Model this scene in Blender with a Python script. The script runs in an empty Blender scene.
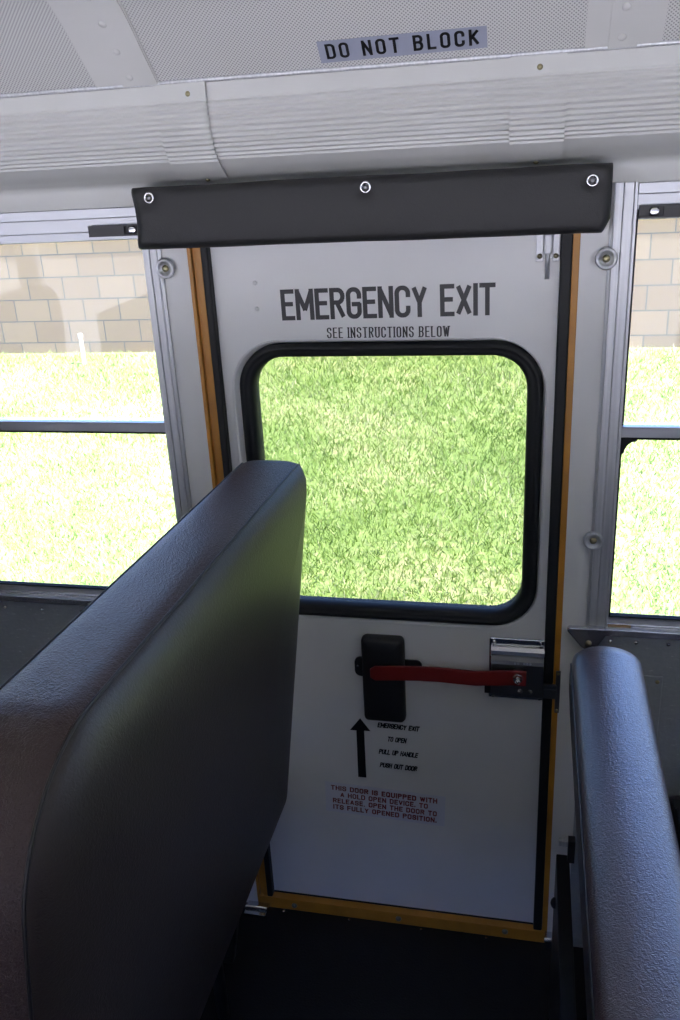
import bpy, bmesh, math, random
from mathutils import Vector, Matrix
random.seed(7)
sc = bpy.context.scene
COL = sc.collection

# ------------------------------------------------------------------ camera
CAM = Vector((0.0, -1.43, 1.5433))
yaw, pitch, roll = math.radians(13.1163), math.radians(21.2185), math.radians(-3.077)
fw = Vector((-math.sin(yaw) * math.cos(pitch), math.cos(yaw) * math.cos(pitch), -math.sin(pitch)))
rt0 = Vector((math.cos(yaw), math.sin(yaw), 0)); up0 = rt0.cross(fw)
rt = rt0 * math.cos(roll) + up0 * math.sin(roll)
up = -rt0 * math.sin(roll) + up0 * math.cos(roll)
cd = bpy.data.cameras.new('camera'); cam = bpy.data.objects.new('camera', cd); COL.objects.link(cam)
cam.matrix_world = Matrix(((rt.x, up.x, -fw.x, CAM.x), (rt.y, up.y, -fw.y, CAM.y), (rt.z, up.z, -fw.z, CAM.z), (0, 0, 0, 1)))
cd.sensor_fit = 'VERTICAL'; cd.sensor_height = 24.0; cd.lens = 24.0 * 867.04 / 1020.0
cd.clip_start = 0.02; cd.clip_end = 200
sc.camera = cam

# ------------------------------------------------------------------ sky, sun, exposure
w = bpy.data.worlds.new('sky'); sc.world = w; w.use_nodes = True
wn = w.node_tree.nodes; wl = w.node_tree.links
bg = wn['Background']; sky = wn.new('ShaderNodeTexSky')
sky.sky_type = 'NISHITA'; sky.sun_disc = False; sky.sun_elevation = math.radians(58); sky.sun_rotation = math.radians(100)
sky.air_density = 1.0; sky.dust_density = 1.0
tn = wn.new('ShaderNodeMixRGB'); tn.blend_type = 'MULTIPLY'; tn.inputs[0].default_value = 1.0; tn.inputs[2].default_value = (.76, .85, 1.32, 1)   # camera white balance for sunlight
wl.new(sky.outputs[0], tn.inputs[1]); wl.new(tn.outputs[0], bg.inputs[0]); bg.inputs[1].default_value = 0.31
sd = bpy.data.lights.new('sun', 'SUN'); sd.energy = 7.0; sd.angle = math.radians(0.53); sd.color = (1, 0.925, 0.77)
sun = bpy.data.objects.new('sun', sd); COL.objects.link(sun)
sun.rotation_euler = (Vector((0.62, -0.10, 1.25))).to_track_quat('Z', 'Y').to_euler()
sun.location = (0, 4, 8)
vs = sc.view_settings
sc.display_settings.display_device = 'sRGB'
vs.view_transform = 'Standard'; vs.look = 'None'; vs.gamma = 1.0; vs.use_curve_mapping = False
vs.exposure = 2.6
sc.cycles.use_denoising = True
sc.cycles.max_bounces = 12; sc.cycles.diffuse_bounces = 6; sc.cycles.transparent_max_bounces = 16
sc.cycles.sample_clamp_indirect = 6.0
sc.cycles.caustics_reflective = False; sc.cycles.caustics_refractive = False

# ------------------------------------------------------------------ materials
def mat(name, color, rough=0.5, metal=0.0, spec=0.5, coat=0.0):
    m = bpy.data.materials.new(name); m.use_nodes = True
    b = m.node_tree.nodes['Principled BSDF']
    b.inputs['Base Color'].default_value = (*color, 1); b.inputs['Roughness'].default_value = rough
    b.inputs['Metallic'].default_value = metal; b.inputs['Specular IOR Level'].default_value = spec
    b.inputs['Coat Weight'].default_value = coat
    return m
def nd(m, t): return m.node_tree.nodes.new(t)
def lk(m, a, b): m.node_tree.links.new(a, b)
def bsdf(m): return m.node_tree.nodes['Principled BSDF']
def coords(m, sx=1, sy=1, sz=1, kind='Object'):
    tc = nd(m, 'ShaderNodeTexCoord'); mp = nd(m, 'ShaderNodeMapping'); mp.inputs['Scale'].default_value = (sx, sy, sz)
    lk(m, tc.outputs[kind], mp.inputs[0]); return mp.outputs[0]
def add_bump(m, height, strength, dist):
    bp = nd(m, 'ShaderNodeBump'); bp.inputs['Strength'].default_value = strength; bp.inputs['Distance'].default_value = dist
    lk(m, height, bp.inputs['Height']); lk(m, bp.outputs[0], bsdf(m).inputs['Normal'])
def noise(m, vec, scale, detail=3, rough=0.5):
    n = nd(m, 'ShaderNodeTexNoise'); n.inputs['Scale'].default_value = scale; n.inputs['Detail'].default_value = detail
    n.inputs['Roughness'].default_value = rough; lk(m, vec, n.inputs['Vector']); return n.outputs['Fac']
def ramp(m, fac, stops):
    r = nd(m, 'ShaderNodeValToRGB'); e = r.color_ramp.elements
    while len(e) < len(stops): e.new(0.5)
    for i, (p, c) in enumerate(stops): e[i].position = p; e[i].color = (*c, 1)
    lk(m, fac, r.inputs[0]); return r.outputs['Color']
def vinyl(name, color, rough, scale, strength, spec=0.5):
    m = mat(name, color, rough, 0, spec); v = coords(m)
    vo = nd(m, 'ShaderNodeTexVoronoi'); vo.feature = 'SMOOTH_F1'; vo.inputs['Scale'].default_value = scale
    wn_ = nd(m, 'ShaderNodeTexNoise'); wn_.inputs['Scale'].default_value = scale * .6; wn_.inputs['Detail'].default_value = 2
    lk(m, v, wn_.inputs['Vector'])
    mx = nd(m, 'ShaderNodeMixRGB'); mx.inputs[0].default_value = .012; lk(m, v, mx.inputs[1]); lk(m, wn_.outputs['Color'], mx.inputs[2])
    lk(m, mx.outputs[0], vo.inputs['Vector'])
    big = noise(m, v, 9, 2)
    ad = nd(m, 'ShaderNodeMath'); ad.operation = 'MULTIPLY_ADD'; lk(m, big, ad.inputs[0]); ad.inputs[1].default_value = 1.0
    lk(m, vo.outputs['Distance'], ad.inputs[2])
    add_bump(m, ad.outputs[0], strength, 0.0012)
    return m
def paint(name, color, rough, grain=0.0, gs=300, spec=0.5, metal=0.0, mottle=0.04, ms=6):
    m = mat(name, color, rough, metal, spec); v = coords(m)
    n = noise(m, v, ms, 4)
    c0 = tuple(c * (1 - mottle) for c in color); c1 = tuple(min(1, c * (1 + mottle)) for c in color)
    lk(m, ramp(m, n, [(0.3, c0), (0.7, c1)]), bsdf(m).inputs['Base Color'])
    if grain: add_bump(m, noise(m, v, gs, 2), grain, 0.001)
    return m

M = {}
M['seat'] = vinyl('seat_vinyl', (0.046, 0.029, 0.028), 0.43, 380, 0.95, 0.34)
M['seat_glossy'] = vinyl('seat_vinyl_smooth', (0.050, 0.030, 0.030), 0.29, 400, 0.6, 1.0)
M['seat_side'] = vinyl('seat_vinyl_panel', (0.024, 0.018, 0.016), 0.45, 330, 0.30, 0.4)
M['pad'] = vinyl('black_vinyl', (0.016, 0.016, 0.017), 0.5, 420, 0.35, 0.4)
M['piping'] = mat('piping', (0.012, 0.011, 0.012), 0.5)
M['white'] = paint('white_paint', (0.68, 0.68, 0.67), 0.42, 0.06, 220)
M['door'] = paint('door_paint', (0.72, 0.72, 0.71), 0.38, 0.05, 260)
M['cove'] = paint('cove_paint', (0.47, 0.475, 0.455), 0.33, 0.0)
M['ceil'] = paint('ceiling_paint', (0.52, 0.52, 0.50), 0.42)
M['yellow'] = paint('yellow_paint', (0.46, 0.20, 0.025), 0.42, 0.08, 90, mottle=.18, ms=14)
M['rubber'] = mat('rubber', (0.010, 0.011, 0.012), 0.55, 0, .35)
M['rubber_grey'] = mat('grey_seal', (0.055, 0.065, 0.065), 0.5)
M['alu'] = mat('aluminium', (0.60, 0.61, 0.63), 0.46, 0.6)
v = coords(M['alu'], 240, 240, 3)
lk(M['alu'], ramp(M['alu'], noise(M['alu'], v, 1, 3), [(0.3, (.46, .47, .485)), (0.7, (.61, .62, .635))]), bsdf(M['alu']).inputs['Base Color'])
M['sash'] = mat('sash_aluminium', (0.42, 0.43, 0.45), 0.38, 0.7)
M['sash_dark'] = mat('dark_sash_seal', (0.02, 0.02, 0.022), 0.8, 0, .2)
M['sill'] = paint('sill_metal', (0.66, 0.68, 0.72), 0.25, metal=.9)
M['ochre'] = paint('old_sealant', (0.42, 0.24, 0.10), 0.6)
M['chrome'] = mat('chrome', (0.62, 0.62, 0.62), 0.2, 1.0)
M['brass'] = mat('zinc_screw', (0.30, 0.27, 0.16), 0.3, 1.0)
M['steel'] = mat('dark_steel', (0.16, 0.16, 0.165), 0.36, 0.9)
M['black'] = mat('black_plastic', (0.014, 0.014, 0.015), 0.45)
M['blackmetal'] = mat('black_powder_coat', (0.010, 0.010, 0.011), 0.45)
M['red'] = mat('red_paint', (0.20, 0.016, 0.013), 0.42)
M['redtext'] = mat('red_ink', (0.20, 0.022, 0.022), 0.5)
M['ink'] = mat('black_ink', (0.010, 0.010, 0.011), 0.32, spec=.28)
M['label'] = mat('clear_label', (0.66, 0.67, 0.74), 0.35)
M['signblue'] = mat('sign_film', (0.27, 0.29, 0.36), 0.4)
M['floor'] = mat('floor_rubber', (0.006, 0.006, 0.007), 0.65, 0, .3)
add_bump(M['floor'], noise(M['floor'], coords(M['floor']), 260, 2), 0.4, 0.001)
# hammered grey panel
h = M['hammer'] = mat('hammered_panel', (0.085, 0.09, 0.095), 0.34, 0.1)
v = coords(h); add_bump(h, noise(h, v, 110, 2, .4), 0.7, 0.0018)
sp = noise(h, coords(h, 60, 60, 200), 1.0, 4, .7)
lk(h, ramp(h, sp, [(0.0, (.28, .305, .33)), (0.62, (.34, .365, .39)), (0.72, (.55, .57, .60))]), bsdf(h).inputs['Base Color'])
# perforated ceiling sheet: staggered round holes from the sheet's own UV (metres)
p = M['perf'] = mat('perforated_sheet', (0.5, 0.5, 0.5), 0.45)
tc = nd(p, 'ShaderNodeTexCoord')
def lattice(off):
    mp = nd(p, 'ShaderNodeMapping'); mp.inputs['Scale'].default_value = (1 / 0.0056, 1 / 0.0056, 1); mp.inputs['Location'].default_value = (off, off, 0)
    lk(p, tc.outputs['UV'], mp.inputs[0])
    fr = nd(p, 'ShaderNodeVectorMath'); fr.operation = 'FRACTION'; lk(p, mp.outputs[0], fr.inputs[0])
    sb = nd(p, 'ShaderNodeVectorMath'); sb.operation = 'SUBTRACT'; lk(p, fr.outputs[0], sb.inputs[0]); sb.inputs[1].default_value = (.5, .5, 0)
    ln = nd(p, 'ShaderNodeVectorMath'); ln.operation = 'LENGTH'; lk(p, sb.outputs[0], ln.inputs[0])
    return ln.outputs['Value']
mn = nd(p, 'ShaderNodeMath'); mn.operation = 'MINIMUM'; lk(p, lattice(0), mn.inputs[0]); lk(p, lattice(.5), mn.inputs[1])
lk(p, ramp(p, mn.outputs[0], [(0.17, (.24, .245, .24)), (0.27, (.52, .52, .50))]), bsdf(p).inputs['Base Color'])
# glass
def glass(name, tint, haze, haze_col=(.8, .8, .8)):
    m = bpy.data.materials.new(name); m.use_nodes = True; t = m.node_tree; t.nodes.clear()
    out = t.nodes.new('ShaderNodeOutputMaterial'); tr = t.nodes.new('ShaderNodeBsdfTransparent'); tr.inputs[0].default_value = (*tint, 1)
    gl = t.nodes.new('ShaderNodeBsdfGlossy'); gl.inputs['Roughness'].default_value = 0.02
    fr = t.nodes.new('ShaderNodeFresnel'); fr.inputs[0].default_value = 1.28
    mx = t.nodes.new('ShaderNodeMixShader'); t.links.new(fr.outputs[0], mx.inputs[0]); t.links.new(tr.outputs[0], mx.inputs[1]); t.links.new(gl.outputs[0], mx.inputs[2])
    src = mx.outputs[0]
    if haze:
        tl = t.nodes.new('ShaderNodeBsdfTranslucent'); tl.inputs[0].default_value = (*haze_col, 1)
        m2 = t.nodes.new('ShaderNodeMixShader'); m2.inputs[0].default_value = haze
        t.links.new(src, m2.inputs[1]); t.links.new(tl.outputs[0], m2.inputs[2]); src = m2.outputs[0]
    t.links.new(src, out.inputs[0]); return m
M['glass'] = glass('hazed_glass', (.71, .725, .70), 0.025)  # whitish film mixed in to stand for reflection haze on the side panes
M['tint'] = glass('tinted_glass', (.44, .46, .43), 0.0)
# outdoors
g = M['soil'] = mat('turf', (0.2, 0.25, 0.08), 0.9)
v = coords(g)
n1 = noise(g, v, 1.1, 3); n2 = noise(g, v, 14, 6, .7)
ad = nd(g, 'ShaderNodeMath'); ad.operation = 'MULTIPLY_ADD'; lk(g, n1, ad.inputs[0]); ad.inputs[1].default_value = .45
m2_ = nd(g, 'ShaderNodeMath'); m2_.operation = 'MULTIPLY'; lk(g, n2, m2_.inputs[0]); m2_.inputs[1].default_value = .6; lk(g, m2_.outputs[0], ad.inputs[2])
lk(g, ramp(g, ad.outputs[0], [(0.36, (.17, .25, .06)), (0.52, (.28, .36, .11)), (0.64, (.48, .46, .24))]), bsdf(g).inputs['Base Color'])
def blade_mat(name, c0, c1):
    m = mat(name, c0, 0.55); v = coords(m)
    lk(m, ramp(m, noise(m, v, 3.0, 3), [(0.35, c0), (0.65, c1)]), bsdf(m).inputs['Base Color'])
    return m
M['blade'] = blade_mat('grass_blade', (.20, .31, .06), (.33, .44, .12))
M['straw'] = blade_mat('dry_blade', (.50, .50, .26), (.62, .60, .36))
k = M['block'] = mat('concrete_block', (.5, .4, .3), 0.85)
mp = coords(k)
sx = nd(k, 'ShaderNodeSeparateXYZ'); lk(k, mp, sx.inputs[0]); cx = nd(k, 'ShaderNodeCombineXYZ')
lk(k, sx.outputs['X'], cx.inputs['X']); lk(k, sx.outputs['Z'], cx.inputs['Y'])
br = nd(k, 'ShaderNodeTexBrick'); lk(k, cx.outputs[0], br.inputs['Vector']); br.inputs['Scale'].default_value = 1
br.inputs['Brick Width'].default_value = .47; br.inputs['Row Height'].default_value = .265; br.inputs['Mortar Size'].default_value = .008
br.inputs['Color1'].default_value = (.28, .175, .11, 1); br.inputs['Color2'].default_value = (.35, .23, .15, 1); br.inputs['Mortar'].default_value = (.15, .12, .10, 1)
lk(k, br.outputs['Color'], bsdf(k).inputs['Base Color'])

# ------------------------------------------------------------------ object helpers
def world_loc(o):
    v = Vector(o.location)
    while o.parent: o = o.parent; v += Vector(o.location)
    return v
def link(name, verts, faces, m, parent=None, origin=None, smooth=False, bevel=0.0, seg=2, uvs=None):
    me = bpy.data.meshes.new(name)
    org = Vector(origin) if origin is not None else (Vector((0, 0, 0)) if parent is not None else Vector((0, 0, 0)))
    base = (world_loc(parent) if parent is not None else Vector((0, 0, 0)))
    if parent is not None: org = base
    me.from_pydata([tuple(Vector(v) - org) for v in verts], [], faces)
    if uvs:
        ul = me.uv_layers.new(name='UV')
        for lp in me.loops: ul.data[lp.index].uv = uvs[lp.vertex_index]
    bm = bmesh.new(); bm.from_mesh(me); bmesh.ops.recalc_face_normals(bm, faces=bm.faces); bm.to_mesh(me); bm.free()
    if smooth:
        for pl in me.polygons: pl.use_smooth = True
    me.materials.append(m if not isinstance(m, str) else M[m])
    o = bpy.data.objects.new(name, me); COL.objects.link(o)
    if parent is not None: o.parent = parent
    else: o.location = org
    if bevel:
        b = o.modifiers.new('bevel', 'BEVEL'); b.width = bevel; b.segments = seg; b.limit_method = 'ANGLE'; b.angle_limit = math.radians(40)
        b.harden_normals = False
    return o
class MB:
    def __init__(s): s.v = []; s.f = []
    def add(s, vs_, fs): n = len(s.v); s.v += [tuple(q) for q in vs_]; s.f += [tuple(n + i for i in f) for f in fs]; return s
    def box(s, x0, x1, y0, y1, z0, z1):
        return s.add([(x, y, z) for z in (z0, z1) for y in (y0, y1) for x in (x0, x1)],
                     [(0, 2, 3, 1), (4, 5, 7, 6), (0, 1, 5, 4), (2, 6, 7, 3), (0, 4, 6, 2), (1, 3, 7, 5)])
    def loops(s, L, close=True, cap0=True, cap1=True):
        n = len(L[0]); vs_ = [q for l in L for q in l]; fs = []
        for i in range(len(L) - 1):
            for j in range(n if close else n - 1):
                a = i * n + j; b = i * n + (j + 1) % n; fs.append((a, b, b + n, a + n))
        if cap0: fs.append(tuple(range(n))[::-1])
        if cap1: fs.append(tuple((len(L) - 1) * n + i for i in range(n)))
        return s.add(vs_, fs)
    def tube(s, pts, r, n=10, caps=True):
        pts = [Vector(q) for q in pts]; L = []
        pu = None
        for i, q in enumerate(pts):
            d = (pts[min(i + 1, len(pts) - 1)] - pts[max(i - 1, 0)]).normalized()
            if pu is None: pu = d.orthogonal().normalized()
            pu = (pu - d * pu.dot(d)).normalized(); w_ = d.cross(pu)
            L.append([q + (pu * math.cos(a) + w_ * math.sin(a)) * r for a in [2 * math.pi * t / n for t in range(n)]])
        return s.loops(L, True, caps, caps)
    def lathe(s, c, axis, prof, n=20):
        """prof: list of (distance along axis, radius)"""
        c = Vector(c); a = Vector(axis).normalized(); u = a.orthogonal().normalized(); w_ = a.cross(u)
        L = [[c + a * h_ + (u * math.cos(t) + w_ * math.sin(t)) * max(r, 1e-5) for t in [2 * math.pi * i / n for i in range(n)]] for h_, r in prof]
        return s.loops(L)
    def prism(s, poly, axis, a0, a1):
        """poly in the two other axes in order, extruded on axis index"""
        def P(q, a): l = list(q); l.insert(axis, a); return tuple(l)
        return s.loops([[P(q, a0) for q in poly], [P(q, a1) for q in poly]])
    def build(s, name, m, parent=None, **k): return link(name, s.v, s.f, m, parent, **k)
def tag(o, label=None, cat=None, group=None, kind=None):
    if label: o['label'] = label
    if cat: o['category'] = cat
    if group: o['group'] = group
    if kind: o['kind'] = kind
    return o
def thing(name, loc, label, cat, group=None):
    o = bpy.data.objects.new(name, None); COL.objects.link(o); o.location = loc; o.empty_display_size = .05
    return tag(o, label, cat, group)
def struct(o): o['kind'] = 'structure'; return o
def rrect(a0, a1, b0, b1, r, inset=0.0, n=8):
    """rounded rectangle in two axes, r = radius or 4 radii for corners (a1b1, a0b1, a0b0, a1b0); returns list of (a, b)"""
    R = r if isinstance(r, (tuple, list)) else (r,) * 4
    a0 += inset; a1 -= inset; b0 += inset; b1 -= inset
    out = []
    for (ca, cb, sa, sb_, q, rr) in ((a1, b1, -1, -1, 0, R[0]), (a0, b1, 1, -1, 1, R[1]), (a0, b0, 1, 1, 2, R[2]), (a1, b0, -1, 1, 3, R[3])):
        rr = max(rr - inset, 0.0015)
        for i in range(n + 1):
            t = math.pi / 2 * (q + i / n)
            out.append((ca + sa * rr + rr * math.cos(t), cb + sb_ * rr + rr * math.sin(t)))
    return out

S_W, S_L = -0.6536, 0.1492       # inner edges of the side windows towards the door
SILL, HEAD = 0.783, 1.508
X0, X1 = -3.2, 3.0
YB = -2.35                        # far inner wall

# ------------------------------------------------------------------ setting: floor, walls, ceiling
struct(MB().box(X0, X1, YB - .05, 0.06, -.05, 0).build('floor', 'floor'))

wall = MB()
# white metal between pillars and door frame, down to the floor
wall.box(-.625, -.573, 0, .05, 0, HEAD).box(.0664, .112, 0, .05, 0, HEAD)
wall.box(X0, X1, .004, .05, HEAD, 1.70)
wall.box(-2.20, -1.50, 0, .05, SILL - .03, HEAD).box(1.0, 1.75, 0, .05, SILL - .03, HEAD)   # pillars beyond the two windows
wall.box(X0, -2.9, 0, .05, SILL - .03, HEAD).box(2.6, X1, 0, .05, SILL - .03, HEAD)
wr = struct(wall.build('wall_right', 'white'))
# grey hammered panels under the windows
lp = MB().box(X0, -.622, -.003, .05, 0, .752).build('lower_panel', 'hammer', wr)
lp2 = MB().box(.107, X1, -.003, .05, 0, .752).build('lower_panel', 'hammer', wr)
st = MB(); st.box(.2045, .2465, -.006, -.003, 0.02, .672)
st.build('seam_strip', 'hammer', wr, bevel=.002)
def rivet(x, y, z, parent, m='chrome', r=.004, ax=(0, -1, 0), name='rivet'):
    return MB().lathe((x, y, z), ax, [(0, r), (r * .35, r * .95), (r * .7, r * .6), (r * .85, r * .15)], 12).build(name, m, parent, smooth=True)
for x in (-1.15, -1.062, -.976, -.886, -.80, -.71): rivet(x, -.003, .7335, wr)
for x in (.1513, .1956, .25, .32): rivet(x, -.003, .7375, wr)
rivet(.2374, -.006, .661, wr, 'brass')
# far wall and ends of the bus
ow = MB()
struct(MB().box(X0, X1, YB - .05, YB, 0, SILL).build('wall_left_lower', 'hammer'))
ow.box(X0, X1, YB - .05, YB, HEAD, 1.70)
px = X0
for i in range(8): ow.box(X0 + i * .86 - .05, X0 + i * .86 + .05, YB - .05, YB, SILL, HEAD)
struct(ow.build('wall_left', 'white'))
struct(MB().box(X0 - .05, X0, YB - .05, .05, 0, 2.0).build('wall_back', 'white'))
struct(MB().box(X1, X1 + .05, YB - .05, .05, 0, 2.0).build('wall_front', 'white'))

# ceiling: perforated sheets with smooth ribs between them
prof = [(-.075, 1.682), (-.125, 1.727), (-.175, 1.770), (-.25, 1.815), (-.35, 1.855), (-.50, 1.895), (-.70, 1.925), (-.95, 1.943), (-1.175, 1.95)]
prof = prof + [(YB - y, z) for y, z in prof[-2::-1]]
def smoothp(ps, k=4):
    out = []
    for i in range(len(ps) - 1):
        p0 = ps[max(i - 1, 0)]; p1 = ps[i]; p2 = ps[i + 1]; p3 = ps[min(i + 2, len(ps) - 1)]
        for j in range(k):
            t = j / k
            out.append(tuple(.5 * (2 * b + (c - a) * t + (2 * a - 5 * b + 4 * c - d) * t * t + (-a + 3 * b - 3 * c + d) * t ** 3) for a, b, c, d in zip(p0, p1, p2, p3)))
    out.append(ps[-1]); return out
cp = smoothp(prof)
def strip(x0, x1, off, name, m, parent=None, thick=.004):
    vs_, fs, uv = [], [], []; s = 0; n = len(cp)
    for lay in (0, 1):
        s = 0
        for i, (y, z) in enumerate(cp):
            a = cp[max(i - 1, 0)]; b = cp[min(i + 1, n - 1)]
            t = Vector((b[0] - a[0], b[1] - a[1])).normalized(); nn = Vector((-t.y, t.x))   # pointing down/in
            if nn.y > 0: nn = -nn
            if i: s += math.hypot(y - cp[i - 1][0], z - cp[i - 1][1])
            o = off - lay * thick
            for x in (x0, x1): vs_.append((x, y + nn.x * o, z + nn.y * o)); uv.append((x, s))
    N = 2 * n
    for i in range(n - 1):
        a = 2 * i; fs.append((a, a + 1, a + 3, a + 2)); fs.append((N + a, N + a + 2, N + a + 3, N + a + 1))
        fs.append((a, a + 2, N + a + 2, N + a)); fs.append((a + 1, N + a + 1, N + a + 3, a + 3))
    fs += [(0, N, N + 1, 1), (N - 2, N - 1, 2 * N - 1, 2 * N - 2)]
    return link(name, vs_, fs, m, parent, uvs=uv, smooth=False)
ceil = struct(strip(X0, X1, 0, 'ceiling', 'ceil', thick=.03))
ribs = [(-.655, -.5585), (.058, .152), (-1.37, -1.273), (.773, .867)]
rivs = [-.597, .103, -1.312, .818]
edges = sorted([(a, b) for a, b in ribs])
xs = [X0] + [q for e in edges for q in e] + [X1]
for i in range(0, len(xs), 2): strip(xs[i] + .0, xs[i + 1], .0015, 'perforated_sheet', 'perf', ceil, thick=.001)
for (a, b), rx in zip(ribs, rivs):
    rb = strip(a - .002, b + .002, .0035, 'ceiling_rib', 'ceil', ceil, thick=.002)
    strip(rx - .017, b if rx < 0 else rx + .02, .0052, 'overlap_strip', 'ceil', rb, thick=.002)
    s = 0; nxt = .0185
    for i in range(1, len(cp)):
        y0, z0 = cp[i - 1]; y1, z1 = cp[i]; L_ = math.hypot(y1 - y0, z1 - z0)
        while nxt <= s + L_ and nxt < .5:
            t = (nxt - s) / L_; nn = Vector((-(z1 - z0), (y1 - y0))).normalized()
            if nn.y > 0: nn = -nn
            MB().lathe((rx, y0 + (y1 - y0) * t + nn.x * .0035, z0 + (z1 - z0) * t + nn.y * .0035), (0, nn.x, nn.y), [(0, .0072), (.001, .007), (.0025, .0042), (.003, .001)], 14).build('rivet', 'ceil', rb, smooth=True)
            nxt += .0455
        s += L_
struct(MB().tube([(X0, -.0775, 1.6815), (X1, -.0775, 1.6815)], .0035, 8).build('trim_1', 'alu', smooth=True))

# cove panel above the windows: corrugated pressed sheet
def cove_profile(off=0.0):
    base = smoothp([(0, 1.508), (-.001, 1.538), (-.012, 1.549), (-.034, 1.562), (-.058, 1.585), (-.071, 1.61), (-.0765, 1.64), (-.0765, 1.664), (-.075, 1.684)], 10)
    out = []; s = 0; dense = []
    for i in range(len(base) - 1):
        for j in range(3): t = j / 3; dense.append((base[i][0] * (1 - t) + base[i + 1][0] * t, base[i][1] * (1 - t) + base[i + 1][1] * t))
    dense.append(base[-1])
    for i, (y, z) in enumerate(dense):
        a = dense[max(i - 1, 0)]; b = dense[min(i + 1, len(dense) - 1)]; t = Vector((b[0] - a[0], b[1] - a[1])).normalized(); nn = Vector((-t.y, t.x))
        if nn.x > 0: nn = -nn
        if i: s += math.hypot(y - dense[i - 1][0], z - dense[i - 1][1])
        amp = .0011 if 1.572 < z < 1.655 else 0
        o = off + amp * math.sin(s * 2 * math.pi / .0078)
        out.append((y + nn.x * o, z + nn.y * o))
    return out
def cove(x0, x1, off, name, m, parent=None):
    pr_ = cove_profile(off); vs_ = []; fs = []
    back = [(y + .0015, z) for y, z in pr_]
    n = len(pr_)
    for x in (x0, x1): vs_ += [(x, y, z) for y, z in pr_] + [(x, y, z) for y, z in back]
    for i in range(n - 1):
        fs.append((i, i + 1, 2 * n + i + 1, 2 * n + i)); fs.append((n + i, 3 * n + i, 3 * n + i + 1, n + i + 1))
        fs.append((i, n + i, n + i + 1, i + 1)); fs.append((2 * n + i, 2 * n + i + 1, 3 * n + i + 1, 3 * n + i))
    return link(name, vs_, fs, m, parent)
cv = struct(cove(X0, X1, 0, 'trim_2', 'cove'))
for xa, xb, sx1, sx2 in ((-.5651, -.4846, -.5127, -.5199), (-.0416, .0346, -.0016, -.0035)):
    jc = cove(xa, xb, .0042, 'joint_cover', 'cove', cv)
    rivet(sx1, -.0785, 1.664, cv, 'brass', .0048, name='screw'); rivet(sx2, -.0095, 1.5445, cv, 'brass', .0048, (0, -.8, .5), name='screw')

# aluminium window pillars beside the door
def pillar(x0, x1, name):
    w_ = x1 - x0; pts = [(x0, .01), (x0, -.004), (x0 + w_ * .12, -.006), (x0 + w_ * .16, -.004), (x0 + w_ * .45, -.004), (x0 + w_ * .5, -.006), (x0 + w_ * .86, -.006), (x0 + w_ * .9, -.0095), (x1, -.0095), (x1, .01)]
    return struct(MB().prism(pts, 2, .766, HEAD + .001).build(name, 'alu'))
pillar(.108, .1445, 'trim_3')
q = [(-.619, .01), (-.619, -.004), (-.624, -.006), (-.628, -.004), (-.6385, -.004), (-.640, -.007), (-.6505, -.007), (-.6505, .01)]
struct(MB().prism(q, 2, .766, HEAD + .001).build('trim_4', 'alu'))

# ------------------------------------------------------------------ side windows (frame, sashes, panes)
def window(x0, x1, name, inner):
    fr = MB()
    fr.box(x0, x1, -.006, .02, 1.492, HEAD)            # head rails, stepped
    fr.box(x0, x1, -.002, .028, 1.470, 1.4925)
    fr.box(x0, x1, .004, .035, 1.4555, 1.4705)
    o = struct(fr.build(name, 'sash', bevel=.0012))
    # side rails: bright edge then dark channel
    xi = inner; s = 1 if xi == x0 else -1
    a, b = sorted((xi - s * .005, xi)); c, d = sorted((xi, xi + s * .0035))
    MB().box(a, b, -.004, .03, SILL, 1.4925).build('side_rail', 'sash', o)
    MB().box(c, d, .004, .03, SILL, 1.4925).build('side_channel', 'sash_dark', o)
    xe = x1 if xi == x0 else x0; e, f = sorted((xe, xe - s * .012))
    MB().box(e, f, -.004, .03, SILL, 1.4925).build('side_rail', 'sash', o)
    # middle rail
    MB().box(x0, x1, -.002, .012, 1.1165, 1.1325).box(x0, x1, -.005, .012, 1.1325, 1.1355).build('middle_rail', 'sash', o, bevel=.001)
    MB().box(x0, x1, .004, .03, 1.1115, 1.1165).build('rail_seal', 'sash_dark', o)
    # bottom rail and sill
    MB().box(x0, x1, .002, .016, SILL - .012, SILL - .001).build('bottom_rail', 'sash', o)
    MB().box(x0, x1, .004, .016, SILL - .001, SILL + .002).build('rail_seal', 'sash_dark', o)
    MB().box(x0, x1, .018, .021, 1.1355, 1.4555).build('pane', 'glass', o)
    MB().box(x0, x1, .010, .013, SILL + .002, 1.1115).build('pane', 'glass', o)
    return o
w1 = window(-1.50, -.6505, 'window_1', -.6505)
w2 = window(.1455, 1.0, 'window_2', .1455)
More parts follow.
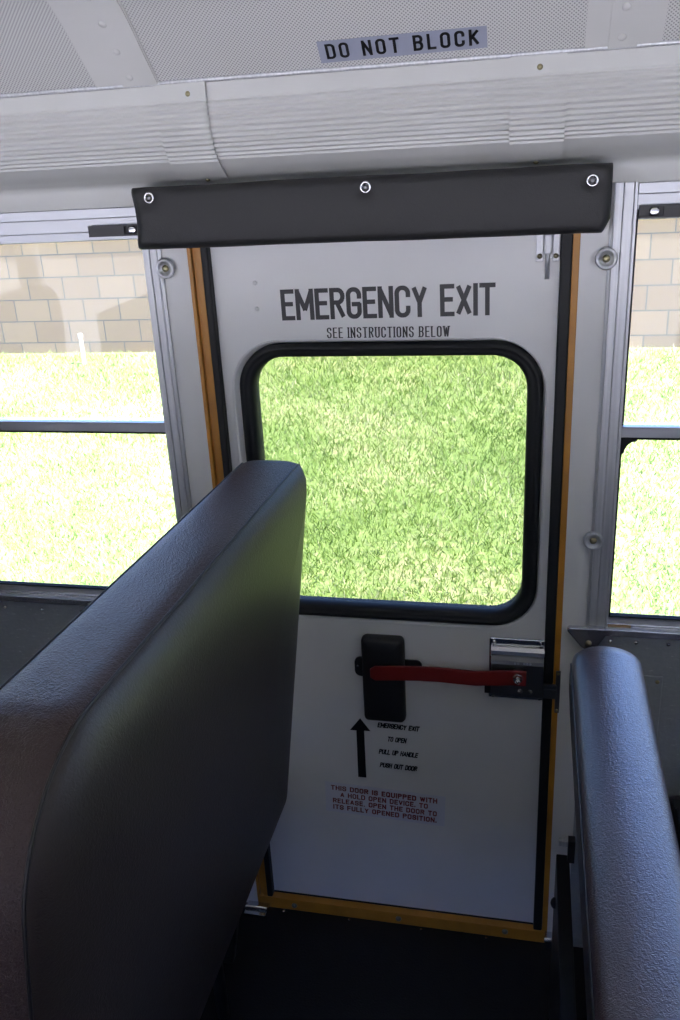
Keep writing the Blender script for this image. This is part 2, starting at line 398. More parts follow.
# rounded corner gusset of the right lower sash
cg = [(.149, 1.1116), (.172, 1.1116)] + [(.172 - .019 * math.sin(t), 1.0885 + .0195 * math.cos(t)) for t in [math.pi / 2 * i / 6 for i in range(7)]] + [(.149, 1.085)]
link('corner_gusset', [(x, y, z) for y in (.006, .014) for x, z in cg], [tuple(range(len(cg))), tuple(range(len(cg), 2 * len(cg)))] + [(i, (i + 1) % len(cg), (i + 1) % len(cg) + len(cg), i + len(cg)) for i in range(len(cg))], 'sash_dark', w2)
def latch(x0, x1, xc, z0, z1, par, s):
    y0, y1 = -.012, -.001
    L = MB(); hw = (z1 - z0) / 2; zc = (z0 + z1) / 2
    L.box(x0, x1, -.006, -.001, z0, z1)
    L.box(x0, x1, -.012, -.006, z1 - .0025, z1).box(x0, x1, -.012, -.006, z0, z0 + .0025)
    a, b = sorted((xc + s * .013, x1 if s > 0 else x0)); L.box(a, b, -.0115, -.006, z0, z1)
    o = L.build('latch', 'black', par)
    MB().lathe((xc, -.006, zc), (0, -1, 0), [(0, .0075), (.002, .0075), (.003, .0055), (.0032, .001)], 20).build('latch_button', 'chrome', o, smooth=True)
# left latch runs behind the header cushion; right latch next to the pillar
latch(-.742, -.652, -.664, 1.4625, 1.4805, w1, -1)
latch(.1485, .262, .170, 1.458, 1.476, w2, 1)
# sills with bright ledges
struct(MB().box(X0, -.619, -.016, .03, .7535, .7675).box(X0, -.619, .0005, .03, .7675, .7715).build('trim_5', 'sill', bevel=.0015))
struct(MB().box(.112, X1, -.016, .03, .7535, .7675).box(.112, X1, .0005, .03, .7675, .7715).build('trim_6', 'sill', bevel=.0015))
MB().box(.146, .185, -.003, .0015, .7675, .7693).build('sealant_smear', 'ochre', w2)

# ------------------------------------------------------------------ door frame and emergency door
df = MB()
df.box(-.573, -.566, -.003, .05, 0, 1.5).box(-.566, -.559, .004, .05, 0, 1.5).box(-.559, -.549, -.001, .05, 0, 1.5)
df.box(.0555, .0664, -.002, .05, 0, 1.5)
df.box(-.5725, .066, -.004, .055, 0, .030).box(-.573, .0664, -.002, .05, 1.49, 1.508)
fr = struct(df.build('trim_7', 'yellow', bevel=.0012))
for x, z in ((-.4862, .0145), (-.0208, .0185), (-.25, .016)): rivet(x, -.004, z, fr, 'steel', .0065, name='bolt')
for x in (-.51, -.36, -.2, -.06): rivet(x, -.012, .001, fr, 'chrome', .003, (0, 0, 1), name='screw')
seal = MB()
seal.box(-.549, -.536, -.004, .04, .03, 1.49).box(.0375, .0555, -.002, .04, .03, 1.49).box(-.549, .0555, .012, .045, .028, .0345)
struct(seal.build('trim_8', 'rubber', bevel=.003))

DY = .012
GX0, GX1, GZ0, GZ1 = -.5065, .0195, .748, 1.2745      # outer edge of the gasket
door_out = rrect(-.5383, .0394, .036, 1.49, .002, 0, 8)
hole = rrect(GX0 + .006, GX1 - .006, GZ0 + .006, GZ1 - .006, .075, 0, 8)
lip = rrect(GX0 - .016, GX1 + .006, GZ0 - .010, GZ1 + .006, .092, 0, 8)
def L3(p2, y): return [(a, y, b) for a, b in p2]
dm = MB()
# front skin between outline and pressed lip, then lip, then hole return, back skin
dm.loops([L3(door_out, DY + .035), L3(door_out, DY), L3(lip, DY), L3(rrect(GX0 - .014, GX1 + .005, GZ0 - .0085, GZ1 + .005, .090, 0, 8), DY - .0015), L3(rrect(GX0 - .010, GX1 + .003, GZ0 - .005, GZ1 + .003, .086, 0, 8), DY - .0005), L3(rrect(GX0 - .001, GX1, GZ0, GZ1, .08, 0, 8), DY + .007), L3(hole, DY + .004), L3(hole, DY + .035), L3(door_out, DY + .035)], True, False, False)
door = struct(dm.build('door_1', 'door'))
gk = MB()
ga = lambda i, y, r: L3(rrect(GX0 + i[0], GX1 - i[1], GZ0 + i[2], GZ1 - i[2], r, 0, 12), y)
gk.loops([ga((0, 0, 0), DY + .007, .080), ga((.001, .001, .001), DY - .004, .079), ga((.006, .005, .006), DY - .0075, .075), ga((.012, .010, .011), DY - .009, .070), ga((.013, .011, .012), DY - .006, .069), ga((.017, .015, .016), DY - .0075, .065), ga((.024, .024, .023), DY - .002, .060), ga((.026, .0265, .025), DY + .012, .058), ga((.026, .0265, .025), DY + .03, .058), ga((0, 0, 0), DY + .03, .080)], True, False, False)
gk.build('window_gasket', 'rubber', door, smooth=True)
pane = L3(rrect(GX0 + .02, GX1 - .018, GZ0 + .018, GZ1 - .018, .06, 0, 10), DY + .014)
MB().loops([pane, [(x, y + .005, z) for x, y, z in pane]]).build('pane', 'tint', door)

# stroke lettering ------------------------------------------------
def arc(cx, cy, rx, ry, a0, a1, n=10): return [(cx + rx * math.cos(math.radians(a0 + (a1 - a0) * i / n)), cy + ry * math.sin(math.radians(a0 + (a1 - a0) * i / n))) for i in range(n + 1)]
W_ = .46; R_ = .21
O_ = arc(W_ - R_, 1 - R_, R_, R_, 0, 90) + arc(R_, 1 - R_, R_, R_, 90, 180) + arc(R_, R_, R_, R_, 180, 270) + arc(W_ - R_, R_, R_, R_, 270, 360) + [(W_, 1 - R_)]
C_ = [(W_, .74)] + arc(W_ - R_, 1 - R_, R_, R_, 0, 90) + arc(R_, 1 - R_, R_, R_, 90, 180) + arc(R_, R_, R_, R_, 180, 270) + arc(W_ - R_, R_, R_, R_, 270, 360) + [(W_, .26)]
Pb = [(0, 1), (W_ - .2, 1)] + arc(W_ - .2, .77, .2, .23, 90, -90) + [(0, .54)]
G = {
 'A': (W_ + .04, [[(0, 0), (W_ / 2 + .02, 1), (W_ + .04, 0)], [(.09, .28), (W_ - .05, .28)]]),
 'B': (W_, [[(0, 0), (0, 1), (W_ - .2, 1)] + arc(W_ - .2, .77, .19, .23, 90, -90) + [(0, .54)], [(W_ - .2, .54)] + arc(W_ - .2, .27, .2, .27, 90, -90) + [(0, 0)]]),
 'C': (W_, [C_]), 'D': (W_, [[(0, 0), (0, 1), (W_ - .22, 1)] + arc(W_ - .22, .78, .22, .22, 90, 0) + arc(W_ - .22, .22, .22, .22, 0, -90) + [(0, 0)]]),
 'E': (W_ - .06, [[(W_ - .06, 1), (0, 1), (0, 0), (W_ - .06, 0)], [(0, .53), (W_ - .12, .53)]]),
 'F': (W_ - .06, [[(W_ - .06, 1), (0, 1), (0, 0)], [(0, .52), (W_ - .12, .52)]]),
 'G': (W_, [C_ + [(W_, .46), (W_ * .5, .46)]]), 'H': (W_, [[(0, 0), (0, 1)], [(W_, 0), (W_, 1)], [(0, .52), (W_, .52)]]),
 'I': (0, [[(0, 0), (0, 1)]]), 'K': (W_, [[(0, 0), (0, 1)], [(W_, 1), (0, .38)], [(.14, .56), (W_ + .01, 0)]]),
 'L': (W_ - .08, [[(0, 1), (0, 0), (W_ - .08, 0)]]), 'M': (W_ + .14, [[(0, 0), (0, 1), (W_ / 2 + .07, .3), (W_ + .14, 1), (W_ + .14, 0)]]),
 'N': (W_, [[(0, 0), (0, 1), (W_, 0), (W_, 1)]]), 'O': (W_, [O_]), 'P': (W_, [[(0, 0)] + Pb]),
 'Q': (W_, [O_, [(W_ * .55, .24), (W_ + .04, -.04)]]), 'R': (W_, [[(0, 0)] + Pb, [(W_ * .45, .54), (W_ + .01, 0)]]),
 'S': (W_, [[(W_, .76)] + arc(W_ - R_, .78, R_, .22, 0, 90) + arc(R_, .77, R_, .23, 90, 230, 12) + arc(W_ - R_, .25, R_, .25, 50, -90, 12) + arc(R_, .22, R_, .22, 270, 180) + [(0, .26)]]),
 'T': (W_, [[(0, 1), (W_, 1)], [(W_ / 2, 1), (W_ / 2, 0)]]),
 'U': (W_, [[(0, 1)] + arc(R_, R_, R_, R_, 180, 270) + arc(W_ - R_, R_, R_, R_, 270, 360) + [(W_, 1)]]),
 'V': (W_, [[(0, 1), (W_ / 2, 0), (W_, 1)]]), 'W': (W_ + .2, [[(0, 1), (.17, 0), (W_ / 2 + .1, .9), (W_ + .03, 0), (W_ + .2, 1)]]),
 'X': (W_, [[(0, 0), (W_, 1)], [(0, 1), (W_, 0)]]), 'Y': (W_, [[(0, 1), (W_ / 2, .45), (W_, 1)], [(W_ / 2, .45), (W_ / 2, 0)]]),
 '.': (0, [[(0, 0), (0, .06)]]), ',': (.05, [[(.05, .06), (0, -.12)]]),
}
def lettering(text, width, height, wv, wh, gap=.26, space=.5, shear=0.0, serif=False):
    """quads in 2D, origin at lower left; stroke weights are fractions of the cap height"""
    quads = []; x = 0
    for ch in text:
        if ch == ' ': x += space; continue
        cw, strokes = G[ch]
        for s in strokes:
            s = [(a, wh / 2 + b * (1 - wh)) for a, b in s]
            for i in range(len(s) - 1):
                p0 = Vector(s[i]); p1 = Vector(s[i + 1]); d = p1 - p0
                if d.length < 1e-6: continue
                d.normalize(); nv = Vector((-d.y * wv / 2, d.x * wh / 2))
                e0 = Vector((d.x * wv / 2, d.y * wh / 2)) * (.98 if i == 0 and abs(d.y) < .05 else (.45 if i else .0))
                e1 = Vector((d.x * wv / 2, d.y * wh / 2)) * (.98 if i == len(s) - 2 and abs(d.y) < .05 else (.45 if i < len(s) - 2 else .0))
                if i == 0 and abs(d.x) < .05: e0 = Vector((0, d.y * wh / 2))
                if i == len(s) - 2 and abs(d.x) < .05: e1 = Vector((0, d.y * wh / 2))
                if 0 < i or 0 < len(s) - 2:                      # square off the sharp joints
                    if i and abs(Vector(s[i]).x - Vector(s[i - 1]).x) * abs(d.y) + abs(s[i][1] - s[i - 1][1]) * abs(d.x) > .3: e0 = Vector((d.x * wv / 2, d.y * wh / 2)) * (1 if min(abs(d.x), abs(d.y)) < .05 else .2)
                    if i < len(s) - 2:
                        d2 = Vector((s[i + 2][0] - s[i + 1][0], s[i + 2][1] - s[i + 1][1]))
                        if abs(d2.x * d.y) + abs(d2.y * d.x) > .3: e1 = Vector((d.x * wv / 2, d.y * wh / 2)) * (1 if min(abs(d.x), abs(d.y)) < .05 else .2)
                quads.append([(p + Vector((x, 0))) for p in (p0 - e0 - nv, p1 + e1 - nv, p1 + e1 + nv, p0 - e0 + nv)])
                if serif and abs(d.x) < .35:
                    for t_, e_ in ((p0, i == 0), (p1, i == len(s) - 2)):
                        if e_ and (t_.y < .15 or t_.y > .85):
                            c_ = wh / 2 if t_.y < .5 else 1 - wh / 2
                            quads.append([Vector((x + t_.x + sx_ * wv * .85, c_ + sy_ * wh * .5)) for sx_, sy_ in ((-1, -1), (1, -1), (1, 1), (-1, 1))])
        x += cw + gap
    x -= gap
    xmin = -wv / 2; tot = x + wv
    kx = width / tot
    return [[((q.x - xmin) * kx + shear * q.y * height, q.y * height) for q in qd] for qd in quads]
def put_text(name, m, parent, quads, P0, U, V, N, thick=.0004):
    """quads as thin solid vinyl letters on the plane at P0 with axes U, V and outward normal N"""
    P0, U, V, N = map(Vector, (P0, U, V, N)); b = MB()
    for qd in quads:
        a = [P0 + U * x + V * y + N * .0002 for x, y in qd]; c = [q_ + N * (thick + len(b.v) * 4e-7) for q_ in a]
        b.loops([a, c])
    return b.build(name, m, parent)
# (0,-1,0) faces the camera; text U is +x
def door_text(name, m, text, x0, x1, z0, height, wv, wh, dz=0.0, **k):
    ln = math.hypot(x1 - x0, dz); U = Vector(((x1 - x0) / ln, 0, dz / ln)); Vv = Vector((-U.z, 0, U.x))
    return put_text(name, m, door, lettering(text, ln, height, wv, wh, **k), (x0, DY - tk, z0), U, Vv, (0, -1, 0))
tk = 0.0002
door_text('lettering', 'ink', 'EMERGENCY EXIT', -.419, -.0605, 1.3135, .0515, .185, .14, .003, space=.46, gap=.24)
door_text('lettering', 'ink', 'SEE INSTRUCTIONS BELOW', -.342, -.1345, 1.2825, .0178, .20, .08, .0, space=.50, gap=.40, serif=True)
door_text('lettering', 'ink', 'EMERGENCY EXIT', -.283, -.199, .5005, .0118, .25, .19, -.002, gap=.24, shear=.18)
door_text('lettering', 'ink', 'TO OPEN', -.264, -.2255, .4685, .0118, .25, .19, -.001, gap=.24, shear=.18)
door_text('lettering', 'ink', 'PULL UP HANDLE', -.2825, -.203, .4365, .0118, .25, .19, -.002, gap=.24, shear=.18)
door_text('lettering', 'ink', 'PUSH OUT DOOR', -.2815, -.205, .4035, .0118, .25, .19, -.002, gap=.24, shear=.18)
# warning label
Ul = Vector((.2522, 0, -.0095)).normalized(); Vl = Vector((-Ul.z, 0, Ul.x)); PL = Vector((-.402, DY - .0003, .2775))
a = [PL + Ul * x + Vl * z for x, z in ((0, 0), (.2525, 0), (.2525, .0765), (0, .0765))]
lab = MB().loops([a, [q_ + Vector((0, -.0003, 0)) for q_ in a]]).build('warning_label', 'label', door)
for t_, xa, xb, z_ in (('THIS DOOR IS EQUIPPED WITH', .012, .236, .0575), ('A HOLD OPEN DEVICE. TO', .032, .217, .0410), ('RELEASE, OPEN THE DOOR TO', .016, .236, .0245), ('ITS FULLY OPENED POSITION.', .0165, .236, .0080)):
    put_text('lettering', 'redtext', lab, lettering(t_, xb - xa, .0118, .18, .16, gap=.30, space=.46), PL + Vector((0, -.0003, 0)) + Ul * xa + Vl * z_, Ul, Vl, (0, -1, 0))
# up arrow
ar = [(-.3275, .3735), (-.3105, .3735), (-.3105, .4895), (-.2975, .4895), (-.3175, .5185), (-.3395, .4885), (-.3265, .4885)]
ar = [(x, DY - .0003, z) for x, z in ar]
MB().loops([ar, [(x, y - .0004, z) for x, y, z in ar]]).build('arrow', 'ink', door)
for x, z in ((-.4623, 1.3771), (-.4626, 1.3337), (-.245, .62), (-.12, .63)): rivet(x, DY, z, door, 'door', .004, name='screw_plug')

# black cushion behind the lever (soft rounded block)
def pillow(y_axis_fn, loops_2d, offs): pass
def soft_block(x0, x1, z0, z1, yb, yf, r=.010, puff=.004, n=6, pin=0.0):
    L = []; d = yb - yf
    L.append(L3(rrect(x0, x1, z0, z1, r, .002, n), yb)); L.append(L3(rrect(x0, x1, z0, z1, r, 0, n), yb - d * .25)); L.append(L3(rrect(x0, x1, z0, z1, r, 0, n), yb - d * .65))
    L.append(L3(rrect(x0, x1, z0, z1, r, .002, n), yb - d * .88)); L.append(L3(rrect(x0, x1, z0, z1, r, .007, n), yb - d)); L.append(L3(rrect(x0, x1, z0, z1, r, .016, n), yb - d - puff * .6))
    L.append(L3(rrect(x0, x1, z0, z1, r, min(.032, (z1 - z0) * .45), n), yb - d - puff))
    return L
hp = MB().loops([[(-.322 + dx, DY, z) for dx, z in ()] or L3(rrect(-.3225, -.190, .620, .6625, .012, 0, 6), DY), L3(rrect(-.3225, -.190, .620, .6625, .012, 0, 6), DY - .004)]).build('lever_bracket', 'blackmetal', door)
for x in (-.316, -.197): rivet(x, DY - .004, .643, hp, 'chrome', .0028, name='screw')
pdv = soft_block(-.3050, -.2225, .5290, .7160, DY, DY - .024, .010, .003)
MB().loops(pdv).build('lever_cushion', 'pad', door, smooth=True)
# chrome latch box
lb = MB()
lb.box(-.0625, .0395, DY - .004, DY, .5945, .7235)
latchb = lb.build('latch_plate', 'chrome', door, bevel=.0015)
cr = [(DY - .004, .7115), (DY - .010, .7090), (DY - .0165, .7035), (DY - .018, .6960), (DY - .014, .6905), (DY - .020, .6850), (DY - .022, .6790), (DY - .022, .6100), (DY - .012, .6035), (DY - .004, .6035)]
MB().prism(cr, 0, -.0585, .0375).build('latch_cover', 'steel', latchb, smooth=False, bevel=.001)
MB().prism([(DY - .004, .7115), (DY - .0105, .7092), (DY - .017, .7037), (DY - .0187, .6958), (DY - .0145, .6905), (DY - .004, .6905)], 0, -.0595, .0385).build('latch_flange', 'chrome', latchb, smooth=False, bevel=.001)
MB().box(-.070, -.052, DY - .018, DY, .6110, .6350).build('latch_tab', 'blackmetal', latchb, bevel=.001)
for x, z in ((-.054, .7172), (.0315, .7175), (-.054, .5980), (.0315, .5980)): rivet(x, DY - .004, z, latchb, 'chrome', .0035, name='screw')
for x in (-.004, .014): rivet(x, DY - .022, .6230, latchb, 'steel', .0045, name='rivet')
for i in range(6): MB().box(-.016 + i * .0055, -.0125 + i * .0055, DY - .0222, DY - .022, .6805, .6840).build('stamped_mark', 'alu', latchb) if i != 2 else None
MB().box(.0385, .062, DY - .020, DY - .002, .6095, .6385).box(.0385, .062, DY - .022, DY - .019, .627, .631).build('bolt_bar', 'steel', latchb, bevel=.001)
MB().box(.0600, .0685, -.005, -.001, .578, .668).build('strike_plate', 'steel', fr, bevel=.001)
for z in (.584, .663): rivet(.0643, -.005, z, fr, 'brass', .0025, name='screw')
# red lever
cl = [(-.2855, .6490), (-.276, .6493), (-.240, .6525), (-.19, .6555), (-.155, .6560), (-.120, .6545), (-.085, .6535), (-.05, .6570), (-.02, .6600), (.0065, .6602)]
L = []
hw = .0155
topc, botc = [], []
for i, (x, z) in enumerate(cl):
    h_ = hw if i > 1 else (.009 if i == 0 else .0155)
    topc.append((x, z + h_)); botc.append((x, z - h_))
poly = topc + botc[::-1]
lev = MB().loops([L3(poly, DY - .034), L3(poly, DY - .0385)]).build('lever', 'red', door, bevel=.0012)
MB().lathe((-.0085, DY - .020, .6612), (0, -1, 0), [(0, .0115), (.0145, .0115)], 18).build('lever_pivot', 'steel', lev)
MB().lathe((-.0085, DY - .0385, .6612), (0, -1, 0), [(0, .0098), (.001, .0098), (.0015, .0085), (.008, .0078)], 6).build('lever_nut', 'chrome', lev)
MB().lathe((-.0085, DY - .0465, .6612), (0, -1, 0), [(0, .005), (.006, .0045), (.0075, .002)], 12).build('lever_bolt_end', 'chrome', lev, smooth=True)
# slide bolt at top right of the door
sbp = MB().box(.0005, .012, DY - .003, DY, 1.398, 1.446).box(.026, .0365, DY - .003, DY, 1.398, 1.446).box(.012, .026, DY - .002, DY, 1.402, 1.446).build('slide_bolt', 'alu', door, bevel=.0012)
MB().tube([(.0185, DY - .007, 1.446), (.0185, DY - .007, 1.372)], .0038, 12).build('slide_rod', 'alu', sbp, smooth=True)
MB().box(.012, .025, DY - .012, DY - .002, 1.409, 1.440).build('slide_barrel', 'alu', sbp, bevel=.003)
for x in (.0065, .0312): rivet(x, DY - .003, 1.4065, sbp, 'brass', .0042, name='screw')

# ------------------------------------------------------------------ things on the wall
def seg_pts(a, b, n): return [a + (b - a) * i / n for i in range(n + 1)]
# header cushion as a fine grid with dimples at its three screws
HX0, HX1, HZ0, HZ1 = -.6305, .1035, 1.4435, 1.5375
hc = thing('header_cushion', ((HX0 + HX1) / 2, -.04, HZ0), 'long black padded vinyl cushion screwed across the top of the door opening', 'cushion')
screws = [(-.5960, 1.5215), (-.2500, 1.5215), (.0755, 1.5155)]
nx, nz = 120, 22
vs_, fs = [], []
def hy(x, z):
    e = min(x - HX0, HX1 - x); f = min(z - HZ0, HZ1 - z)
    def rd(t, r): return 0 if t >= r else r - math.sqrt(max(0, r * r - (r - t) ** 2))
    y = -.080 + rd(e, .016) * .9 + rd(f, .013) * .9
    y -= .0035 * max(0, math.sin(math.pi * min(1, max(0, (z - HZ0) / (HZ1 - HZ0))))) * min(1, e / .03)
    for sx_, sz_ in screws: d2 = ((x - sx_) ** 2 + (z - sz_) ** 2) / (.013 ** 2); y += .006 * math.exp(-d2)
    return y
def ease(i, n): t = i / n; return t - math.sin(4 * math.pi * t) * 0 if False else t
xs_ = [HX0 + (HX1 - HX0) * t for t in [(0, .002, .005, .009, .014, .02)[i] for i in range(6)]] + [HX0 + (HX1 - HX0) * (.02 + .96 * i / (nx - 12)) for i in range(1, nx - 12)] + [HX1 - (HX1 - HX0) * t for t in (.02, .014, .009, .005, .002, 0)]
zs_ = [HZ0 + (HZ1 - HZ0) * t for t in (0, .01, .03, .06, .1)] + [HZ0 + (HZ1 - HZ0) * (.1 + .8 * i / nz) for i in range(1, nz)] + [HZ0 + (HZ1 - HZ0) * t for t in (.9, .94, .97, .99, 1)]
NX, NZ = len(xs_), len(zs_)
for z in zs_:
    for x in xs_:
        wv_ = .0006 * math.sin(x * 17 + 1) + .0003 * math.sin(x * 43)
        zz = z + wv_ * (1 if z > 1.5 else .6)
        cx_ = 0
        if x > HX1 - .02 and z < HZ0 + .02: cx_ = -.010 * (1 - (HX1 - x) / .02) * (1 - (z - HZ0) / .02)
        if x < HX0 + .012: cx_ += .005 * math.sin(math.pi * (z - HZ0) / (HZ1 - HZ0))
        vs_.append((x + cx_, hy(x, z), zz))
for j in range(NZ - 1):
    for i in range(NX - 1): a = j * NX + i; fs.append((a, a + 1, a + NX + 1, a + NX))
# rim back to the wall
rim = [i for i in range(NX)] + [j * NX + NX - 1 for j in range(1, NZ)] + [(NZ - 1) * NX + i for i in range(NX - 2, -1, -1)] + [j * NX for j in range(NZ - 2, 0, -1)]
n0 = len(vs_)
for i in rim: vs_.append((vs_[i][0], -.0005 if vs_[i][2] < 1.53 else -.012, vs_[i][2]))
for q_ in range(len(rim)): r2 = (q_ + 1) % len(rim); fs.append((rim[q_], rim[r2], n0 + r2, n0 + q_))
fs.append(tuple(range(n0, n0 + len(rim))))
link('cover', vs_, fs, 'pad', hc, smooth=True)
for sx_, sz_ in screws:
    y = hy(sx_, sz_)
    ring = MB().lathe((sx_, y, sz_), (0, -1, 0), [(-.002, .0085), (.002, .0088), (.0032, .0072), (.002, .0052), (.0012, .0049)], 24).build('cup_washer', 'chrome', hc, smooth=True)
    MB().lathe((sx_, y - .0015, sz_), (0, -1, 0), [(0, .0046), (.0018, .004), (.0024, .002)], 12).build('screw', 'steel', ring, smooth=True)

# large cup washers over the pillar edges
def cup(x, z, label):
    t = thing('cup_washer', (x, -.008, z), label, 'washer', 'cup washers beside the door')
    MB().lathe((x, -.004, z), (0, -1, 0), [(0, .0165), (.005, .0168), (.0075, .0155), (.0080, .0135), (.0062, .0105), (.0035, .0088), (.003, .002)], 30).build('washer', 'alu', t, smooth=True)
    MB().lathe((x, -.0065, z), (0, -1, 0), [(0, .0062), (.003, .0056), (.0045, .0035), (.0048, .001)], 14).build('screw', 'brass', t, smooth=True)
cup(-.6125, 1.407, 'round metal cup washer with screw on left pillar below header cushion')
cup(.1055, 1.4015, 'round metal cup washer with screw on right pillar below header cushion')
cup(.1115, .9335, 'round metal cup washer low on right pillar, well above the corner bracket')
# corner bracket at the end of the right sill
cbk = thing('corner_bracket', (.108, -.004, .72), 'grey triangular metal corner bracket with screw under right window pillar', 'bracket')
poly = [(.079, .7665), (.0745, .7620), (.0765, .7565), (.1005, .7265), (.1075, .7225), (.123, .7225), (.129, .7275), (.1445, .7545), (.1440, .7640), (.1400, .7675)]
MB().loops([L3(poly, -.004), L3(poly, -.0135)]).build('plate', 'sill', cbk, bevel=.003, seg=3)
MB().box(.078, .142, -.0175, -.0125, .7625, .7675).build('top_lip', 'sill', cbk, bevel=.002)
rivet(.1135, -.0135, .7365, cbk, 'brass', .0055, name='screw')
# sign on the ceiling
tdir = Vector((0, -.1, .09)).normalized(); ndir = Vector((0, -.09, -.1)).normalized()
Ps = Vector((-.3045, -.075, 1.682)) + tdir * .0145 + ndir * .0030
a = [Ps, Ps + Vector((.2325, 0, 0)) + tdir * .004, Ps + Vector((.2325, 0, 0)) + tdir * .038, Ps + tdir * .036]
Ps2 = Ps
sg = MB().loops([a, [q_ + ndir * .0004 for q_ in a]]).build('notice_strip', 'signblue')
tag(sg, 'blue-grey strip reading DO NOT BLOCK stuck on the perforated ceiling edge', 'sign')
Us = Vector((.2325, 0, 0)) + tdir * .004; Us.normalize()
put_text('lettering', 'ink', sg, lettering('DO NOT BLOCK', .212, .0245, .19, .14, gap=.46, space=.62), Ps + ndir * .0006 + Us * .010 + tdir * .0065, Us, tdir, ndir, .0003)

# ------------------------------------------------------------------ bench seats
def bench_back(name_root, xf, xb, ya, yb, z0, z1, radii, lean, bulge_band, bulge_face, label, top_m='seat', two_lean=None, ztop_slope=0.0, wall_taper=0.0, aisle_flare=0.0, curve=0.0):
    """xf = x of the crease on the +x face, xb = crease on the -x face, at the top; ya aisle end, yb wall end"""
    root = thing('bench_seat', ((xf + xb) / 2, (ya + yb) / 2, 0), label, 'seat', 'bench seats beside the emergency door')
    n = 14; xm_ = (xf + xb) / 2
    def pos(p2, x): 
        out = []
        for y, z in p2:
            zz = z + ztop_slope * (yb - y) * max(0, (z - z0) / (z1 - z0))
            k = max(0, min(1, (z1 - z) / (z1 - z0)))
            out.append((x + (lean if not two_lean else lean + (two_lean - lean) * max(0, min(1, (x - xb) / (xf - xb)))) * (zz - z1) - curve * k * k, y - wall_taper * k * (y - ya) / (yb - ya) - aisle_flare * k * (yb - y) / (yb - ya), zz))
        return out
    def loop(ins, x): return pos(rrect(ya, yb, z0, z1, radii, ins, n), x)
    L = []
    t = xf - xb; xm = (xf + xb) / 2
    # -x face, centre to edge
    face = [(.20, 1), (.12, .99), (.07, .92), (.04, .78), (.02, .55), (.008, .30), (.002, .12)]
    for ins, k in face: L.append(loop(ins, xb - bulge_face * k))
    i_b0 = len(L); K = 24
    for i in range(K + 1):
        u = -1 + 2 * i / K
        o = bulge_band * math.sqrt(max(0, 1 - u * u)) if bulge_band > .015 else bulge_band * (1 - u ** 4)
        L.append(loop(-o, xm + t / 2 * u))
    i_b1 = len(L)
    for ins, k in face[::-1]: L.append(loop(ins, xf + bulge_face * k))
    band = MB().loops(L[i_b0:i_b1], True, False, False).build('boxing_band', top_m, root, smooth=True)
    MB().loops(L[i_b1 - 1:], True, False, True).build('face_panel', 'seat_side', root, smooth=True)
    MB().loops(L[:i_b0 + 1], True, True, False).build('face_panel', 'seat_side', root, smooth=True)
    for x in ((xf, xb) if two_lean is None else (xb,)):
        pts = loop(.0002, x); MB().tube(pts + [pts[0]], .0019, 6, False).build('piping', 'piping', root, smooth=True)
    return root
left = bench_back('bench_seat', -.362, -.455, -.986, -.132, .500, 1.112, (.032, .125, .08, .05), .06, .006, .026,
                  'dark brown vinyl bench seat at left, its tall backrest crossing the frame', ztop_slope=.026, wall_taper=.11, aisle_flare=.04, curve=.018)
right = bench_back('bench_seat', .185, .076, -1.02, -.135, .36, .786, (.05, .12, .06, .05), -.10, .032, .008,
                   'dark brown vinyl bench seat at right with low rounded backrest under corner bracket', top_m='seat_glossy', two_lean=.12)
def cushion(root, x0, x1, ya, yb, z0, z1):
    c = MB().loops([[(x, y, z) for x, y in rrect(x0, x1, ya, yb, .05, i, 8)] for i, z in ((.012, z0), (0, z0 + .02), (0, z1 - .035), (.006, z1 - .014), (.022, z1 - .003), (.05, z1), (.12, z1 + .004))])
    c.build('cushion', 'seat', root, smooth=True)
cushion(left, -.93, -.545, -1.0, -.06, .32, .46)
cushion(right, .235, .66, -1.0, -.055, .33, .475)
def frame_leg(root, pts, r=.0125): return MB().tube(pts, r, 10).build('leg', 'blackmetal', root, smooth=True)
for y in (-.92, -.28):
    frame_leg(left, [(-.56, y, 0), (-.56, y, .31)]); frame_leg(left, [(-.86, y, 0), (-.86, y, .31)])
    frame_leg(right, [(.27, y, 0), (.27, y, .32)]); frame_leg(right, [(.60, y, 0), (.60, y, .32)])
MB().box(-.90, -.55, -.95, -.08, .295, .32).build('seat_frame', 'blackmetal', left, bevel=.003)
MB().box(.24, .64, -.97, -.075, .305, .33).build('seat_frame', 'blackmetal', right, bevel=.003)
# slanting hinge plates of the left seat down to the wall side
sl = [(-.462, .52), (-.50, .52), (-.62, .0), (-.580, .0), (-.525, .30)]
MB().loops([L3(sl, -.145), L3(sl, -.165)]).build('side_plate', 'blackmetal', left, bevel=.002)
MB().box(-.595, -.545, -.04, -.002, 0, .010).tube([(-.595, -.022, .012), (-.545, -.022, .012)], .006, 8).build('floor_bracket', 'chrome', left, bevel=.001)
MB().box(.069, .092, -.96, -.145, 0, .372).build('back_panel', 'blackmetal', right, bevel=.002)
rivet(.069, -.20, .31, right, 'blackmetal', .010, (-1, 0, 0), 'bolt')
MB().box(.088, .100, -.165, -.150, .372, .42).build('stop_bar', 'blackmetal', right)
MB().box(.080, .0985, -.012, -.001, .270, .283).build('wall_clip', 'alu', right, bevel=.001)
MB().box(.062, .078, -.022, -.004, 0, .034).tube([(.060, -.022, .030), (.080, -.022, .030)], .006, 8).build('floor_bracket', 'chrome', right, bevel=.001)
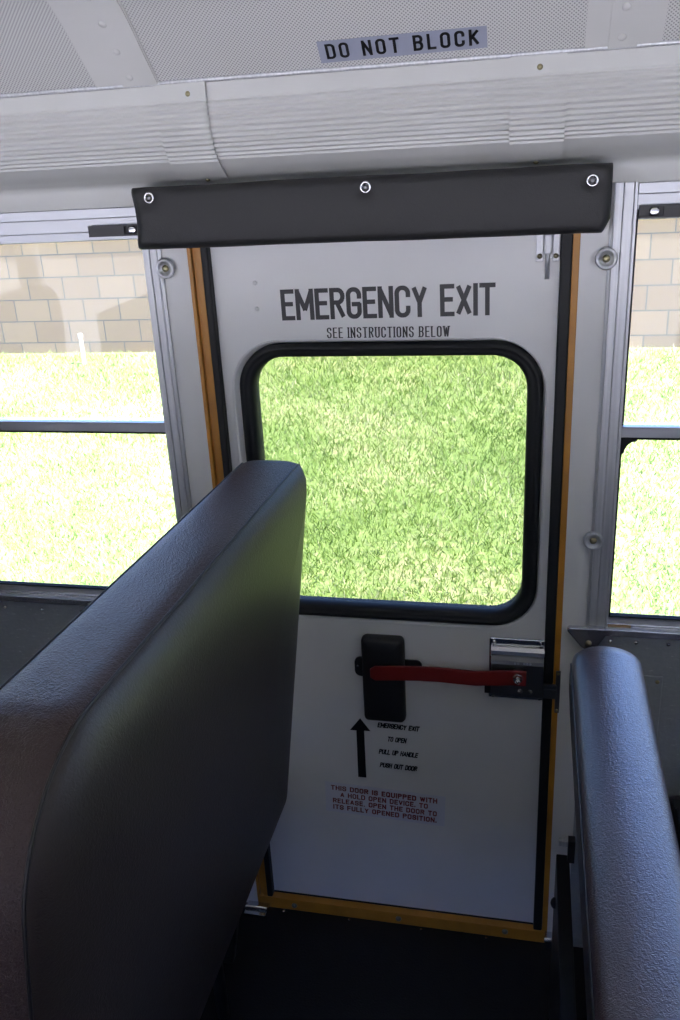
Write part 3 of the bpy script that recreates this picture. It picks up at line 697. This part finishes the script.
# other rows, out of view, added to block window light from the lower door
def dup(root, dx, dy, label):
    r_ = root.copy(); COL.objects.link(r_); r_.location = (root.location.x + dx, root.location.y + dy, 0)
    r_['label'] = label; r_['group'] = 'unseen bench seats of the other rows'
    for ch in root.children:
        c = ch.copy(); COL.objects.link(c); c.parent = r_
for k_ in range(-3, 4): dup(left, .35 + k_ * .72, -1.325, 'unseen dark brown vinyl bench seat across the aisle beside the far wall')
for dx in (-1.06, -1.82): dup(left, dx, 0, 'unseen dark brown vinyl bench seat in a row further along the left windows')
for dx in (1.1, 1.9): dup(right, dx, 0, 'unseen dark brown vinyl bench seat in a row further along the right windows')
# seat belt on the right cushion
bk = thing('seat_belt', (.33, -.3, .48), 'black seat belt with red button buckle lying on the right bench cushion', 'seat belt')
MB().prism([(-.10, .4795), (-.30, .4815), (-.50, .4815), (-.50, .4835), (-.30, .4835), (-.10, .4815)], 0, .265, .31).build('webbing', 'black', bk)
MB().loops([[(x, y, z) for x, y in rrect(.262, .313, -.21, -.14, .006, i, 4)] for i, z in ((.002, .482), (0, .486), (0, .496), (.003, .499))]).build('buckle', 'black', bk)
MB().box(.272, .303, -.165, -.145, .499, .502).build('release_button', 'red', bk, bevel=.001)

# ------------------------------------------------------------------ outdoors
tag(MB().box(-40, 40, -30, -2.4, -.95, -.895).build('bounce_ground', mat('bounce_pale', (.60, .58, .55), .8)), kind='structure')  # unseen pale ground, added to bounce sunlight up to ceiling and door top
tag(MB().box(-60, 60, -31, -30, -.9, 15).build('wall_sky_blocker', mat('blocker_dark', (.07, .07, .06), .8)), kind='structure')  # unseen dark slab, added to block low sky from the lower door
def gz(x, y): return -.9 + max(0, y - 1) * (.5 / 7.5) - .006 * (x - 1) * 0
nx_, ny_ = 40, 30
vs_, fs = [], []
for j in range(ny_ + 1):
    for i in range(nx_ + 1):
        x = -16 + 26 * i / nx_; y = -6 + 15.2 * j / ny_; vs_.append((x, y, gz(x, y)))
for j in range(ny_):
    for i in range(nx_): a = j * (nx_ + 1) + i; fs.append((a, a + 1, a + nx_ + 2, a + nx_ + 1))
tag(link('lawn_ground', vs_, fs, 'soil', smooth=True), kind='structure')
bv, bf, sv, sf = [], [], [], []
rnd = random.Random(3)
def blade(V_, F_, x, y, z):
    a = rnd.uniform(0, 2 * math.pi); h_ = rnd.uniform(.02, .05) * (1 + .12 * y * .5); wd = rnd.uniform(.002, .0045) * (1 + .10 * y)
    dx, dy = math.cos(a) * wd, math.sin(a) * wd; b = rnd.uniform(0, 2 * math.pi); ln = rnd.uniform(.2, 1.3) * h_
    n_ = len(V_); V_ += [(x - dx, y - dy, z - .004), (x + dx, y + dy, z - .004), (x + math.cos(b) * ln, y + math.sin(b) * ln, z + h_)]; F_.append((n_, n_ + 1, n_ + 2))
N_B = 150000
for _ in range(N_B):
    y = 1.3 + 7.1 * rnd.random() ** 1.15
    xr = .9 + .28 * y; xl = -1.5 - .95 * y
    x = rnd.uniform(xl, xr)
    if (x + 5.24) ** 2 + (y - 8.0) ** 2 < .01: continue
    z = gz(x, y)
    patch = math.sin(x * 2.3 + 1.7 * math.sin(y * 1.9)) + math.sin(y * 3.1 + 1.3 * math.sin(x * 2.7))
    if rnd.random() < .20 + .10 * patch: blade(sv, sf, x, y, z)
    else: blade(bv, bf, x, y, z)
nb = len(bv)
gr_ = tag(link('lawn_grass', bv + sv, bf + [tuple(q + nb for q in f) for f in sf], 'blade'), 'green lawn with pale dry blades between the bus and the block wall', 'grass', kind='stuff')
gr_.data.materials.append(M['straw'])
for i_, pl in enumerate(gr_.data.polygons): pl.material_index = 0 if i_ < len(bf) else 1
gw = MB().box(-16, 10, 8.5, 8.7, -.45, 1.42).build('garden_wall', 'block')
tag(gw, 'tan concrete block garden wall behind the lawn', 'wall')
pp = MB().tube([(-5.24, 8.0, -.44), (-5.235, 8.0, -.10)], .022, 12).lathe((-5.235, 8.0, -.10), (0, 0, 1), [(-.02, .028), (.02, .028), (.03, .02)], 12)
pp = pp.build('pipe_stake', mat('white_pvc', (.75, .75, .75), .4), smooth=False)
tag(pp, 'short white plastic pipe standing at the foot of block wall', 'pipe')
